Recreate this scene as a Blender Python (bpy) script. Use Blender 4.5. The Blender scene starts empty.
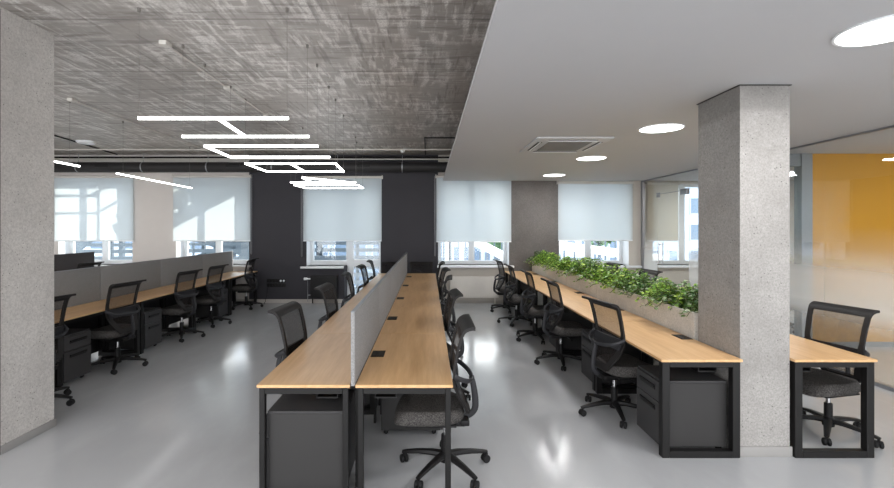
import bpy, bmesh, math, random
from mathutils import Vector, Matrix
random.seed(7)
PI = math.pi
scene = bpy.context.scene
C = scene.collection

# ------------------------------------------------------------------ helpers
def lin(r, g, b):
    f = lambda c: (c/255/12.92) if c/255 <= .04045 else ((c/255+.055)/1.055)**2.4
    return (f(r), f(g), f(b), 1)

class NT:
    """tiny node-tree builder"""
    def __init__(s, name):
        s.m = bpy.data.materials.new(name); s.m.use_nodes = True
        s.t = s.m.node_tree; s.t.nodes.clear()
        s.out = s.n('ShaderNodeOutputMaterial')
    def n(s, typ, **kw):
        nd = s.t.nodes.new(typ)
        for k, v in kw.items():
            if k.startswith('_'): setattr(nd, k[1:], v)
            else: nd.inputs[k.replace('__', ' ')].default_value = v
        return nd
    def l(s, a, b): s.t.links.new(a, b)
    def coords(s, scale=(1,1,1), rot=(0,0,0), kind='Object'):
        tc = s.n('ShaderNodeTexCoord'); mp = s.n('ShaderNodeMapping')
        mp.inputs['Scale'].default_value = scale; mp.inputs['Rotation'].default_value = rot
        s.l(tc.outputs[kind], mp.inputs['Vector']); return mp.outputs[0]
    def noise(s, vec, scale, detail=4, rough=.55):
        nd = s.n('ShaderNodeTexNoise', Scale=scale, Detail=detail, Roughness=rough)
        s.l(vec, nd.inputs['Vector']); return nd.outputs['Fac']
    def ramp(s, fac, stops):
        r = s.n('ShaderNodeValToRGB'); e = r.color_ramp.elements
        while len(e) < len(stops): e.new(.5)
        for el, (p, c) in zip(e, stops): el.position = p; el.color = c
        s.l(fac, r.inputs[0]); return r.outputs[0]
    def mix(s, fac, a, b, mode='MIX'):
        m = s.n('ShaderNodeMix'); m.data_type = 'RGBA'; m.blend_type = mode
        for sock, v in ((m.inputs[0], fac), (m.inputs[6], a), (m.inputs[7], b)):
            if hasattr(v, 'is_output'): s.l(v, sock)
            else: sock.default_value = v
        return m.outputs[2]
    def bump(s, h, strength=.2, dist=.01):
        b = s.n('ShaderNodeBump', Strength=strength, Distance=dist); s.l(h, b.inputs['Height']); return b.outputs[0]
    def bsdf(s, color, rough=.5, metal=0, spec=.5, normal=None, rsock=None, **kw):
        b = s.n('ShaderNodeBsdfPrincipled', Roughness=rough, Metallic=metal)
        b.inputs['Specular IOR Level'].default_value = spec
        if hasattr(color, 'is_output'): s.l(color, b.inputs['Base Color'])
        else: b.inputs['Base Color'].default_value = color
        if normal is not None: s.l(normal, b.inputs['Normal'])
        if rsock is not None: s.l(rsock, b.inputs['Roughness'])
        for k, v in kw.items(): b.inputs[k.replace('__', ' ')].default_value = v
        return b.outputs[0]
    def done(s, sh): s.l(sh, s.out.inputs[0]); return s.m

def g(v): return (v, v, v, 1)

def mat_plain(name, col, rough=.5, metal=0, spec=.5, var=.06, scale=6):
    t = NT(name); v = t.coords()
    f = t.noise(v, scale)
    c = t.mix(f, tuple(x*(1-var) for x in col[:3])+(1,), tuple(min(1, x*(1+var)) for x in col[:3])+(1,))
    return t.done(t.bsdf(c, rough, metal, spec))

def mat_emit(name, col, strength):
    t = NT(name); e = t.n('ShaderNodeEmission', Color=col, Strength=strength); return t.done(e.outputs[0])

M = {}
# --- paint, metal and plastic
M['white_paint'] = mat_plain('white_paint', lin(196,193,191), .75, var=.02)
M['white_ceiling'] = mat_plain('white_ceiling', lin(189,189,191), .8, var=.015)
M['wall_light'] = mat_plain('wall_light', lin(204,199,195), .8, var=.03)
M['wall_dark'] = mat_plain('wall_dark', lin(56,55,60), .7, var=.08, scale=3, spec=.28)
M['cream_paint'] = mat_plain('cream_paint', lin(194,188,180), .75, var=.02)
M['frame_white'] = mat_plain('frame_white', lin(230,233,236), .45, var=.02)
M['black_steel'] = mat_plain('black_steel', lin(19,18,18), .45, var=.1, spec=.28)
M['black_plastic'] = mat_plain('black_plastic', lin(17,16,17), .5, var=.1, spec=.28)
M['soft_black'] = mat_plain('soft_black', lin(31,29,29), .6, var=.1, spec=.28)
M['dark_grey_plastic'] = mat_plain('dark_grey_plastic', lin(42,42,45), .5, var=.1, spec=.28)
M['pedestal'] = mat_plain('pedestal', lin(58,57,58), .5, var=.05, spec=.28)
M['pedestal_side'] = mat_plain('pedestal_side', lin(49,48,48), .5, var=.05, spec=.28)
M['duct'] = mat_plain('duct', lin(43,42,43), .55, var=.1, spec=.28)
M['pipe_white'] = mat_plain('pipe_white', lin(200,196,190), .6, var=.04)
M['chrome'] = mat_plain('chrome', lin(190,190,192), .25, 1)
M['alu'] = mat_plain('alu', lin(150,152,156), .4, .7)
M['grey_jamb'] = mat_plain('grey_jamb', lin(120,124,128), .5, .2)
M['rubber'] = mat_plain('rubber', lin(22,22,23), .7, spec=.28)
M['caster_grey'] = mat_plain('caster_grey', lin(92,92,94), .55)
M['base_white'] = mat_plain('base_white', lin(176,171,166), .6)
M['base_column'] = mat_plain('base_column', lin(142,140,138), .6)
M['brown_strip'] = mat_plain('brown_strip', lin(58,48,44), .7)
M['soil'] = mat_plain('soil', lin(50,38,28), .95, var=.4, scale=40)
M['stem'] = mat_plain('stem', lin(78,84,44), .7)
M['desk_edge'] = mat_plain('desk_edge', lin(150,108,70), .6)
M['grille'] = mat_plain('grille', lin(118,114,110), .7)
M['slot_dark'] = mat_plain('slot_dark', lin(38,36,35), .7)
M['radiator_white'] = mat_plain('radiator_white', lin(224,219,212), .5)
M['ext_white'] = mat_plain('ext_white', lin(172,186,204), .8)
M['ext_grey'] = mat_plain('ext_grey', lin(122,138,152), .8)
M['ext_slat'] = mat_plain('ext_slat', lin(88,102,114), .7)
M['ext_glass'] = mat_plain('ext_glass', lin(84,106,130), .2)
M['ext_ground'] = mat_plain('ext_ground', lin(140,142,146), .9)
M['ext_leaf'] = mat_plain('ext_leaf', lin(96,130,96), .8, var=.4)
M['led'] = mat_emit('led', (1,1,1,1), 5)
M['downlight'] = mat_emit('downlight', (1,.98,.95,1), 5)
M['wire'] = mat_plain('wire', lin(120,116,112), .5, .4)

# --- wood
def mat_wood(name, c1, c2, c3):
    t = NT(name)
    v = t.coords((14, 1.1, 14)); f = t.noise(v, 1.6, 6, .6)
    v2 = t.coords((90, 2.0, 90)); f2 = t.noise(v2, 1.5, 3, .6)
    col = t.ramp(f, [(.3, c1), (.5, c2), (.72, c3)])
    col = t.mix(t.ramp(f2, [(.35, g(.0)), (.7, g(.35))]), col, c1)
    v3 = t.coords((2, .35, 2)); f3 = t.noise(v3, 1.5, 2)
    col = t.mix(t.ramp(f3, [(.35, g(0)), (.7, g(.3))]), col, c3)
    return t.done(t.bsdf(col, .36, 0, .5, t.bump(f2, .06, .002)))
M['oak'] = mat_wood('oak', lin(188,146,100), lin(206,165,118), lin(218,181,136))

# --- raw concrete of the columns: fine pits
def mat_concrete(name, c1, c2, pit=.5, pitscale=95, rough=.8, band=None):
    t = NT(name); v = t.coords()
    f = t.noise(v, 1.6, 6, .65)
    f2 = t.noise(v, 70, 4, .75)
    col = t.mix(t.ramp(f, [(.35, g(0)), (.65, g(1))]), c1, c2)
    col = t.mix(t.ramp(f2, [(.40, g(.55)), (.58, g(0))]), col, tuple(x*.68 for x in c1[:3])+(1,))
    col = t.mix(t.ramp(t.noise(v, 24, 3, .6), [(.55, g(0)), (.72, g(.3))]), col, tuple(min(1, x*1.15) for x in c2[:3])+(1,))
    vor = t.n('ShaderNodeTexVoronoi', Scale=pitscale/3.2); t.l(v, vor.inputs['Vector'])
    pits = t.ramp(vor.outputs['Distance'], [(.12, g(pit)), (.2, g(0))])
    sel = t.ramp(t.noise(v, 9, 3), [(.48, g(0)), (.56, g(1))])
    col = t.mix(t.mix(1.0, pits, sel, 'MULTIPLY'), col, tuple(x*.3 for x in c1[:3])+(1,))
    if band:      # last pour lift: darker band under the ceiling
        sp = t.n('ShaderNodeSeparateXYZ'); t.l(v, sp.inputs[0])
        ad = t.n('ShaderNodeMath', _operation='MULTIPLY_ADD'); t.l(f, ad.inputs[0]); ad.inputs[1].default_value = .08; t.l(sp.outputs[2], ad.inputs[2])
        mr = t.n('ShaderNodeMapRange'); t.l(ad.outputs[0], mr.inputs[0]); mr.inputs[1].default_value = band; mr.inputs[2].default_value = band+.05; mr.inputs[3].default_value = 0; mr.inputs[4].default_value = .42
        col = t.mix(mr.outputs[0], col, tuple(x*.5 for x in c1[:3])+(1,))
    return t.done(t.bsdf(col, rough, 0, .3, t.bump(f2, .35, .004)))
M['concrete_column'] = mat_concrete('concrete_column', lin(140,137,134), lin(160,157,154), .8, 110, band=2.62)
M['concrete_light'] = mat_concrete('concrete_light', lin(184,180,176), lin(204,200,196), .8, 110)
M['concrete_pillar'] = mat_concrete('concrete_pillar', lin(98,94,92), lin(114,110,108), .2, 60)
M['concrete_planter'] = mat_concrete('concrete_planter', lin(198,194,188), lin(214,210,204), .3, 70)

# --- board-marked concrete ceiling
def mat_ceiling():
    t = NT('concrete_ceiling')
    base = t.noise(t.coords(), .9, 5, .6)
    col = t.mix(base, lin(140,134,128), lin(174,168,163))
    patch = t.noise(t.coords(), 1.3, 4, .65)
    fine = t.noise(t.coords(), 60, 4, .7)
    for sc, rot, lo, hi, amt in (((1.7, 9, 1), 0, .52, .63, .8), ((9.5, 1.5, 1), .0, .51, .61, .95), ((13, 2.6, 1), .35, .55, .65, .6)):
        s_ = t.noise(t.coords(sc, (0, 0, rot)), 1.7, 3, .5)
        m1 = t.ramp(s_, [(lo, g(0)), (hi, g(amt))])
        m2 = t.ramp(patch, [(.42, g(.08)), (.58, g(1))])
        m3 = t.ramp(fine, [(.38, g(.25)), (.6, g(1))])
        mm = t.mix(1.0, m1, m2, 'MULTIPLY'); mm = t.mix(1.0, mm, m3, 'MULTIPLY')
        col = t.mix(mm, col, lin(226,223,219))
    for sc, lo, hi in (((1.4, 11, 1), .36, .44), ((12, 1.2, 1), .36, .43)):
        s_ = t.noise(t.coords(sc, (0, 0, .03)), 1.3, 5, .6)
        col = t.mix(t.ramp(s_, [(lo, g(.45)), (hi, g(0))]), col, lin(98,92,87))
    # board joints across the room every ~1.25 m
    sep = t.n('ShaderNodeSeparateXYZ'); t.l(t.coords(), sep.inputs[0])
    mod = t.n('ShaderNodeMath', _operation='PINGPONG'); t.l(sep.outputs[1], mod.inputs[0]); mod.inputs[1].default_value = .61
    j = t.ramp(mod.outputs[0], [(.0, g(.75)), (.012, g(0))])
    col = t.mix(j, col, lin(70,66,62))
    return t.done(t.bsdf(col, .5, 0, .5, t.bump(fine, .25, .004)))
M['concrete_ceiling'] = mat_ceiling()

# --- glossy resin floor
def mat_floor():
    t = NT('resin_floor'); v = t.coords()
    f = t.noise(v, .55, 5, .6); f2 = t.noise(t.coords((1, .4, 1), (0, 0, .6)), 2.2, 5, .6)
    col = t.mix(f, lin(165,166,168), lin(180,181,183))
    col = t.mix(t.ramp(f2, [(.5, g(0)), (.75, g(.25))]), col, lin(200,201,204))
    r = t.ramp(f2, [(.3, g(.10)), (.7, g(.2))])
    return t.done(t.bsdf(col, .16, 0, .5, t.bump(t.noise(v, 2.5, 2), .06, .01), r))
M['floor'] = mat_floor()

# --- fabrics
def mat_felt(name, c1, c2, sc=260):
    t = NT(name); v = t.coords(); f = t.noise(v, sc, 2, .8); f2 = t.noise(v, 40, 3)
    col = t.mix(t.ramp(f, [(.35, g(0)), (.65, g(1))]), c1, c2)
    col = t.mix(t.ramp(f2, [(.4, g(0)), (.7, g(.2))]), col, c1)
    return t.done(t.bsdf(col, .95, 0, .1, t.bump(f, .3, .003)))
M['felt'] = mat_felt('felt', lin(116,115,115), lin(158,157,157), 170)
M['felt_dark'] = mat_felt('felt_dark', lin(70,70,73), lin(90,90,94))
M['seat_fabric'] = mat_felt('seat_fabric', lin(27,26,26), lin(96,93,91), 150)

def mat_mesh():
    t = NT('chair_mesh')
    b = t.bsdf(lin(44,39,38), .7, 0, .2); tr = t.n('ShaderNodeBsdfTransparent')
    v = t.coords(); w = t.noise(v, 90, 2)
    fac = t.ramp(w, [(.3, g(.46)), (.7, g(.60))])
    lw = t.n('ShaderNodeLayerWeight', Blend=.5)      # knitted mesh closes up at grazing angles
    pw = t.n('ShaderNodeMath', _operation='POWER'); t.l(lw.outputs['Facing'], pw.inputs[0]); pw.inputs[1].default_value = 2.2
    dens = t.mix(pw.outputs[0], fac, g(.04))
    mx = t.n('ShaderNodeMixShader'); t.l(dens, mx.inputs[0]); t.l(b, mx.inputs[1]); t.l(tr.outputs[0], mx.inputs[2])
    return t.done(mx.outputs[0])
M['chair_mesh'] = mat_mesh()

def mat_blind(name, col, see=.12):
    t = NT(name)
    d = t.n('ShaderNodeBsdfDiffuse', Color=col); tl = t.n('ShaderNodeBsdfTranslucent', Color=col)
    tr = t.n('ShaderNodeBsdfTransparent', Color=(.97,1,1,1))
    weave = t.noise(t.coords((300, 4, 60)), 1, 2)
    fac = t.ramp(weave, [(.3, g(.52)), (.7, g(.6))])
    a = t.n('ShaderNodeMixShader'); t.l(fac, a.inputs[0]); t.l(d.outputs[0], a.inputs[1]); t.l(tl.outputs[0], a.inputs[2])
    b = t.n('ShaderNodeMixShader'); b.inputs[0].default_value = see; t.l(a.outputs[0], b.inputs[1]); t.l(tr.outputs[0], b.inputs[2])
    return t.done(b.outputs[0])
M['blind'] = mat_blind('blind_fabric', lin(222,227,229), .14)
M['blind_beige'] = mat_blind('blind_beige', lin(214,206,192), .08)

def mat_glass(name, tint=(.97,.985,.98,1), refl=1.0):
    t = NT(name)
    tr = t.n('ShaderNodeBsdfTransparent', Color=tint); gl = t.n('ShaderNodeBsdfGlossy', Color=(1,1,1,1), Roughness=.01)
    fr = t.n('ShaderNodeFresnel', IOR=1.45)
    geo = t.n('ShaderNodeNewGeometry'); ma = t.n('ShaderNodeMath', _operation='MULTIPLY_ADD')
    t.l(geo.outputs['Backfacing'], ma.inputs[0]); ma.inputs[1].default_value = 1/1.45-1.45; ma.inputs[2].default_value = 1.45
    t.l(ma.outputs[0], fr.inputs['IOR'])
    mx = t.n('ShaderNodeMixShader'); t.l(fr.outputs[0], mx.inputs[0]); t.l(tr.outputs[0], mx.inputs[1]); t.l(gl.outputs[0], mx.inputs[2])
    return t, mx.outputs[0]
_t, _s = mat_glass('clear_glass'); M['glass'] = _t.done(_s)
def mat_frost():
    t, s = mat_glass('frosted_band_glass')
    sep = t.n('ShaderNodeSeparateXYZ'); t.l(t.coords(), sep.inputs[0])
    z = sep.outputs[2]                       # object origin at floor level
    mr = t.n('ShaderNodeMapRange'); t.l(z, mr.inputs[0]); mr.inputs[1].default_value = 0; mr.inputs[2].default_value = 2.8
    fac = t.ramp(mr.outputs[0], [(0, g(.04)), (.08, g(.05)), (.19, g(.16)), (.29, g(.5)), (.41, g(.36)), (.53, g(.07)), (.62, g(0))])
    d = t.n('ShaderNodeBsdfDiffuse', Color=lin(226,228,228)); tl = t.n('ShaderNodeBsdfTranslucent', Color=lin(240,242,242))
    a = t.n('ShaderNodeMixShader'); a.inputs[0].default_value = .6; t.l(d.outputs[0], a.inputs[1]); t.l(tl.outputs[0], a.inputs[2])
    m = t.n('ShaderNodeMixShader'); t.l(fac, m.inputs[0]); t.l(s, m.inputs[1]); t.l(a.outputs[0], m.inputs[2])
    return t.done(m.outputs[0])
M['frost'] = mat_frost()
M['yellow'] = mat_plain('yellow_paint', lin(176,124,4), .6, var=.05, scale=2)

def mat_leaf(name, cols):
    t = NT(name); geo = t.n('ShaderNodeNewGeometry')
    stops = [(i/(len(cols)-1), c) for i, c in enumerate(cols)]
    col = t.ramp(geo.outputs['Random Per Island'], stops)
    p = t.bsdf(col, .45, 0, .4); tl = t.n('ShaderNodeBsdfTranslucent'); t.l(col, tl.inputs[0])
    mx = t.n('ShaderNodeMixShader'); mx.inputs[0].default_value = .3; t.l(p, mx.inputs[1]); t.l(tl.outputs[0], mx.inputs[2])
    return t.done(mx.outputs[0])
M['leaf_green'] = mat_leaf('leaf_green', [lin(62,104,38), lin(106,152,52), lin(136,174,62), lin(176,200,88)])
M['leaf_dark'] = mat_leaf('leaf_dark', [lin(44,80,38), lin(78,118,54), lin(102,138,70), lin(190,200,172)])

# ------------------------------------------------------------------ mesh builder
class MB:
    def __init__(s): s.b = bmesh.new()
    def box(s, x0, x1, y0, y1, z0, z1, bev=0, seg=2, mat=None, mi=0):
        t = bmesh.new()
        bmesh.ops.create_cube(t, size=1)
        for v in t.verts:
            v.co = Vector(((x0+x1)/2 + v.co.x*(x1-x0), (y0+y1)/2 + v.co.y*(y1-y0), (z0+z1)/2 + v.co.z*(z1-z0)))
        if bev: bmesh.ops.bevel(t, geom=t.edges[:], offset=bev, segments=seg, profile=.6, affect='EDGES')
        s._merge(t, mat, mi); return s
    def _merge(s, t, mat=None, mi=0):
        if mat: bmesh.ops.transform(t, matrix=mat, verts=t.verts)
        vm = {}
        for v in t.verts: vm[v] = s.b.verts.new(v.co)
        for f in t.faces:
            try:
                nf = s.b.faces.new([vm[v] for v in f.verts]); nf.material_index = mi; nf.smooth = f.smooth
            except ValueError: pass
        t.free()
    def tube(s, pts, r, seg=10, cap=True, flat=None, mi=0):
        """swept tube; r number or list; flat=(a,b) elliptical section"""
        pts = [Vector(p) for p in pts]; n = len(pts)
        rs = r if isinstance(r, (list, tuple)) else [r]*n
        rings = []
        up = None
        for i, p in enumerate(pts):
            d = (pts[min(i+1, n-1)] - pts[max(i-1, 0)]).normalized()
            if up is None:
                up = Vector((0,0,1)) if abs(d.z) < .9 else Vector((1,0,0))
            a = d.cross(up)
            if a.length < 1e-5: a = d.orthogonal()
            a.normalize(); b_ = a.cross(d).normalized(); up = b_
            ring = []
            for k in range(seg):
                th = 2*PI*k/seg
                fa, fb = flat if flat else (1, 1)
                ring.append(s.b.verts.new(p + a*math.cos(th)*rs[i]*fa + b_*math.sin(th)*rs[i]*fb))
            rings.append(ring)
        for i in range(n-1):
            for k in range(seg):
                f = s.b.faces.new([rings[i][k], rings[i][(k+1) % seg], rings[i+1][(k+1) % seg], rings[i+1][k]]); f.material_index = mi
        if cap:
            s.b.faces.new(rings[0][::-1]).material_index = mi; s.b.faces.new(rings[-1]).material_index = mi
        return s
    def lathe(s, prof, c=(0,0,0), seg=20, axis='Z', mi=0):
        """prof: list of (r, h)"""
        c = Vector(c); rings = []
        for r, h in prof:
            ring = []
            for k in range(seg):
                th = 2*PI*k/seg; x, y = r*math.cos(th), r*math.sin(th)
                co = Vector((x, y, h)) if axis == 'Z' else (Vector((h, x, y)) if axis == 'X' else Vector((y, h, x)))
                ring.append(s.b.verts.new(c+co))
            rings.append(ring)
        for i in range(len(rings)-1):
            for k in range(seg):
                s.b.faces.new([rings[i][k], rings[i][(k+1) % seg], rings[i+1][(k+1) % seg], rings[i+1][k]]).material_index = mi
        s.b.faces.new(rings[0][::-1]); s.b.faces.new(rings[-1]); return s
    def grid(s, fn, nu, nv, thick=0, mi=0):
        """surface fn(u,v) u,v in 0..1, extruded by fn's finite normal when thick"""
        def P(u, v): return Vector(fn(u, v))
        V = [[P(i/nu, j/nv) for j in range(nv+1)] for i in range(nu+1)]
        if not thick:
            R = [[s.b.verts.new(c) for c in row] for row in V]
            for i in range(nu):
                for j in range(nv): s.b.faces.new([R[i][j], R[i+1][j], R[i+1][j+1], R[i][j+1]]).material_index = mi
            return s
        A, B = [], []
        for i in range(nu+1):
            ra, rb = [], []
            for j in range(nv+1):
                du = V[min(i+1, nu)][j]-V[max(i-1, 0)][j]; dv = V[i][min(j+1, nv)]-V[i][max(j-1, 0)]
                n = du.cross(dv)
                n = n.normalized() if n.length > 1e-9 else Vector((0,0,1))
                ra.append(s.b.verts.new(V[i][j]+n*thick/2)); rb.append(s.b.verts.new(V[i][j]-n*thick/2))
            A.append(ra); B.append(rb)
        q = lambda *v: setattr(s.b.faces.new(v), 'material_index', mi)
        for i in range(nu):
            for j in range(nv):
                q(A[i][j], A[i+1][j], A[i+1][j+1], A[i][j+1]); q(B[i][j+1], B[i+1][j+1], B[i+1][j], B[i][j])
            q(A[i][0], B[i][0], B[i+1][0], A[i+1][0]); q(A[i+1][nv], B[i+1][nv], B[i][nv], A[i][nv])
        for j in range(nv):
            q(A[0][j+1], B[0][j+1], B[0][j], A[0][j]); q(A[nu][j], B[nu][j], B[nu][j+1], A[nu][j+1])
        return s
    def build(s, name, mats, parent=None, loc=(0,0,0), angle=35):
        me = bpy.data.meshes.new(name); 
        bmesh.ops.recalc_face_normals(s.b, faces=s.b.faces[:])
        s.b.to_mesh(me); s.b.free()
        for m in (mats if isinstance(mats, (list, tuple)) else [mats]): me.materials.append(m)
        me.shade_smooth() if hasattr(me, 'shade_smooth') else None
        for p in me.polygons: p.use_smooth = True
        me.set_sharp_from_angle(angle=math.radians(angle))
        o = bpy.data.objects.new(name, me); C.objects.link(o); o.location = loc
        if parent: o.parent = parent
        return o

def thing(name, label, cat, loc=(0,0,0), rz=0, group=None):
    o = bpy.data.objects.new(name, None); C.objects.link(o); o.empty_display_size = .1
    o.location = loc; o.rotation_euler = (0, 0, rz)
    return tag(o, label, cat, group)
def tag(o, label, cat, group=None):
    o['label'] = label; o['category'] = cat
    if group: o['group'] = group
    return o
def struct(o): o['kind'] = 'structure'; return o
def kids(o): return [c for c in bpy.data.objects if c.parent == o]
def copy_tree(o, parent=None):
    c = o.copy(); C.objects.link(c)
    if parent: c.parent = parent
    for ch in kids(o): copy_tree(ch, c)
    return c
def dup(o, loc, rz, label, group=None):
    c = copy_tree(o); c.location = loc; c.rotation_euler = (0, 0, rz); c['label'] = label
    if group: c['group'] = group
    return c
ORD = ['first', 'second', 'third', 'fourth', 'fifth', 'sixth', 'seventh', 'eighth', 'ninth', 'tenth', 'eleventh', 'twelfth', 'thirteenth', 'fourteenth', 'fifteenth', 'sixteenth', 'seventeenth']

# ------------------------------------------------------------------ camera  (photo: one-point view, shifted lens)
F, VX, VY, H = 455.0, 428.5, 228.0, 1.72
cd = bpy.data.cameras.new('camera'); cam = bpy.data.objects.new('camera', cd); C.objects.link(cam)
cam.location = (0, 0, H); cam.rotation_euler = (PI/2, 0, 0)
cd.sensor_width = 36; cd.lens = 36*F/894
cd.shift_x = (447-VX)/894; cd.shift_y = -(244-VY)/894
cd.clip_start = .05; cd.clip_end = 200
scene.camera = cam

# ------------------------------------------------------------------ room shell
YB, ZC, ZW = 10.45, 3.40, 2.80       # window wall plane, raw ceiling, white ceiling
YBK = -4.5
XL, XR = -10.0, 9.0
WT = .45
struct(MB().box(XL-.2, XR+.2, YBK, YB+WT, -.1, 0).build('floor', M['floor']))
struct(MB().box(XL-.2, XR+.2, YBK, YB+WT, ZC, ZC+.2).build('ceiling', M['concrete_ceiling']))
struct(MB().box(.33, XR, YBK, YB-.03, ZW, ZW+.035).build('ceiling_white_panel', M['white_ceiling']))
struct(MB().box(XL-.2, XL, YBK, YB+WT, 0, ZC).build('wall_left', M['wall_light']))
struct(MB().box(XR, XR+.2, YBK, YB+WT, 0, ZC).build('wall_right', M['wall_light']))

# windows: (x0, x1, sill z, head z)
WIN = [(-8.50, -6.80, .87, 2.87), (-5.80, -4.12, .87, 2.87), (-2.80, -1.10, .84, 2.84), (.22, 1.85, .86, 2.84), (3.0, 4.60, .86, 2.84), (5.15, 6.9, .86, 2.76)]
segs = []   # wall pieces x0,x1,z0,z1,mat
xs = XL
def wall_piece(x0, x1, z0, z1, m):
    segs.append((x0, x1, z0, z1, m))
edges = [(XL, -8.5, 'wall_light'), (-6.8, -5.8, 'wall_light'), (-4.12, -2.8, 'wall_dark'), (-1.10, .22, 'wall_dark'), (1.85, 3.0, 'concrete_pillar'), (4.6, 5.15, 'cream_paint'), (6.9, XR, 'cream_paint')]
mb = {k: MB() for k in ('wall_light', 'wall_dark', 'concrete_pillar', 'cream_paint')}
for x0, x1, m in edges: mb[m].box(x0, x1, YB, YB+WT, 0, ZC)
under = ['wall_light', 'wall_light', 'wall_dark', 'cream_paint', 'cream_paint', 'cream_paint']
for i, (x0, x1, z0, z1) in enumerate(WIN):
    m = under[i]
    if i == 2:
        mb[m].box(x0, -1.93, YB, YB+WT, 0, z0)
    else:
        mb[m].box(x0, x1, YB, YB+WT, 0, z0)
    mb[m].box(x0, x1, YB, YB+WT, z1, ZC)
for m, nm in (('wall_light', 'wall_back'), ('wall_dark', 'wall_back_dark'), ('concrete_pillar', 'wall_back_pillar'), ('cream_paint', 'wall_back_cream')):
    struct(mb[m].build(nm, M[m]))
struct(MB().box(XL, -8.5, YB-.015, YB-.001, 0, .085).box(-8.5, -1.93, YB-.015, YB-.001, 0, .085).build('baseboard_back_left', M['base_white']))
struct(MB().box(-1.10, 4.85, YB-.015, YB-.001, 0, .06).build('baseboard_back_right', M['base_white']))

def window(i, x0, x1, z0, z1, door_from=None):
    y0, y1 = YB+.34, YB+.41
    root = MB()
    fw = .075
    if door_from is None:
        xm = x0+(x1-x0)*.49
        bars = [(x0, x0+fw, z0, z1), (x1-fw, x1, z0, z1), (xm-.07, xm+.07, z0, z1)]
        for a, b in ((x0+fw, xm-.07), (xm+.07, x1-fw)): bars += [(a, b, z1-fw, z1), (a, b, z0, z0+.09)]
        panes = [(x0+fw, xm-.07, z0+.09, z1-fw), (xm+.07, x1-fw, z0+.09, z1-fw)]
    else:
        d = door_from
        bars = [(x0, x0+fw, z0, z1), (x1-fw, x1, .03, z1), (d-.02, d+.15, .03, z1), (x0+fw, d-.02, z1-fw, z1), (d+.15, x1-fw, z1-fw, z1),
                (x0+fw, d-.02, z0, z0+.11), (d+.15, x1-fw, .03, .16), (d+.15, x1-fw, .80, .98)]
        panes = [(x0+fw, d-.02, z0+.11, z1-fw), (d+.15, x1-fw, .98, z1-fw), (d+.15, x1-fw, .16, .80)]
    for a, b, c, e in bars: root.box(a, b, y0, y1, c, e)
    o = struct(root.build('window_%d' % i, M['frame_white']))
    for a, b, c, e in panes:
        pm = MB().box(a, b, y0+.03, y0+.036, c, e).build('glass_pane', M['glass'], o)
    return o
for i, (x0, x1, z0, z1) in enumerate(WIN):
    w = window(i+1, x0, x1, z0, z1, -1.93 if i == 2 else None)
    # inner sill board
    if i == 2:
        s_ = MB().box(x0-.12, -1.945, YB-.10, YB+.34, z0-.045, z0, .006)
    elif i == 3: s_ = MB().box(x0-.02, x1+.10, YB-.12, YB+.34, z0-.045, z0, .006)
    elif i == 4: s_ = MB().box(x0-.06, 4.85, YB-.12, YB+.34, z0-.045, z0, .006)
    else: s_ = MB().box(x0-.06, x1+.06, YB-.08, YB+.34, z0-.045, z0, .006)
    s_.build('window_sill', M['frame_white'], w)
    # reveals lining the opening
    zb = z0
    rv = MB().box(x0-.004, x0+.001, YB+.002, YB+.34, zb, z1).box(x1-.001, x1+.004, YB+.002, YB+.34, 0.0 if i == 2 else zb, z1)
    rv.build('window_reveal', M['frame_white'], w)

# columns
def column(x0, x1, y0, y1, ztop, name, m='concrete_column'):
    o = struct(MB().box(x0, x1, y0, y1, 0, ztop).build(name, M[m]))
    return o
column(2.348, 2.722, 3.43, 3.96, ZW, 'column_right')
column(-3.61, -3.25, 3.45, 3.95, ZC, 'column_left', 'concrete_light')
struct(MB().box(2.338, 2.732, 3.42, 3.97, ZW-.007, ZW-.001).build('trim_1', M['slot_dark']))
struct(MB().box(2.336, 2.734, 3.416, 3.43, 0, .075, .003).box(2.336, 2.348, 3.43, 3.962, 0, .075, .003).build('baseboard_column_right', M['base_column']))
struct(MB().box(-3.25, -3.238, 3.45, 3.962, 0, .065, .003).build('baseboard_column_left', M['base_column']))
struct(MB().box(-3.62, -3.245, 3.425, 3.449, 0, ZC-.02).build('column_left_strip', M['brown_strip']))  # dark brown strip covering the left column's front face

# ------------------------------------------------------------------ glass wall and meeting rooms on the right
XG = 4.90
gw = struct(MB().box(XG-.02, XG+.02, 1.2, YB-.02, ZW-.022, ZW-.001).box(XG-.025, XG+.025, 1.2, 8.56, .001, .04).box(XG-.03, XG+.03, YB-.10, YB-.02, 0, ZW).build('wall_glass', M['alu']))
cuts = [1.2, 2.75, 4.145, 5.63, 7.1, 8.555]
for a, b in zip(cuts[:-1], cuts[1:]):
    MB().box(XG-.005, XG+.005, a+.004, b-.004, .04, ZW-.022).build('glass_panel', M['frost'], gw)
MB().box(XG-.005, XG+.005, 9.74, YB-.10, .04, ZW-.022).build('glass_panel', M['frost'], gw)
dr = struct(MB().box(XG-.005, XG+.005, 8.565, 9.73, .012, 2.42).build('door_1', M['glass']))
MB().box(XG-.005, XG+.005, 8.565, 9.73, 2.43, ZW-.022).build('glass_transom', M['glass'], dr)
h = MB()
for xo in (-.045, .045):
    h.tube([(XG+xo, 9.60, .98), (XG+xo, 9.60, 1.42)], .014, 8)
for z in (1.03, 1.37): h.tube([(XG-.05, 9.60, z), (XG+.05, 9.60, z)], .011, 8)
h.build('door_handle', M['chrome'], dr)
MB().box(XG-.02, XG+.02, 9.66, 9.75, 2.37, 2.47, .004).build('corner_patch', M['alu'], dr)
MB().box(XG-.035, XG+.02, 8.57, 8.80, 2.36, 2.47, .004).tube([(XG-.03, 8.75, 2.44), (XG-.03, 9.70, 2.43)], .006, 6).build('door_closer', M['alu'], dr)

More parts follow.
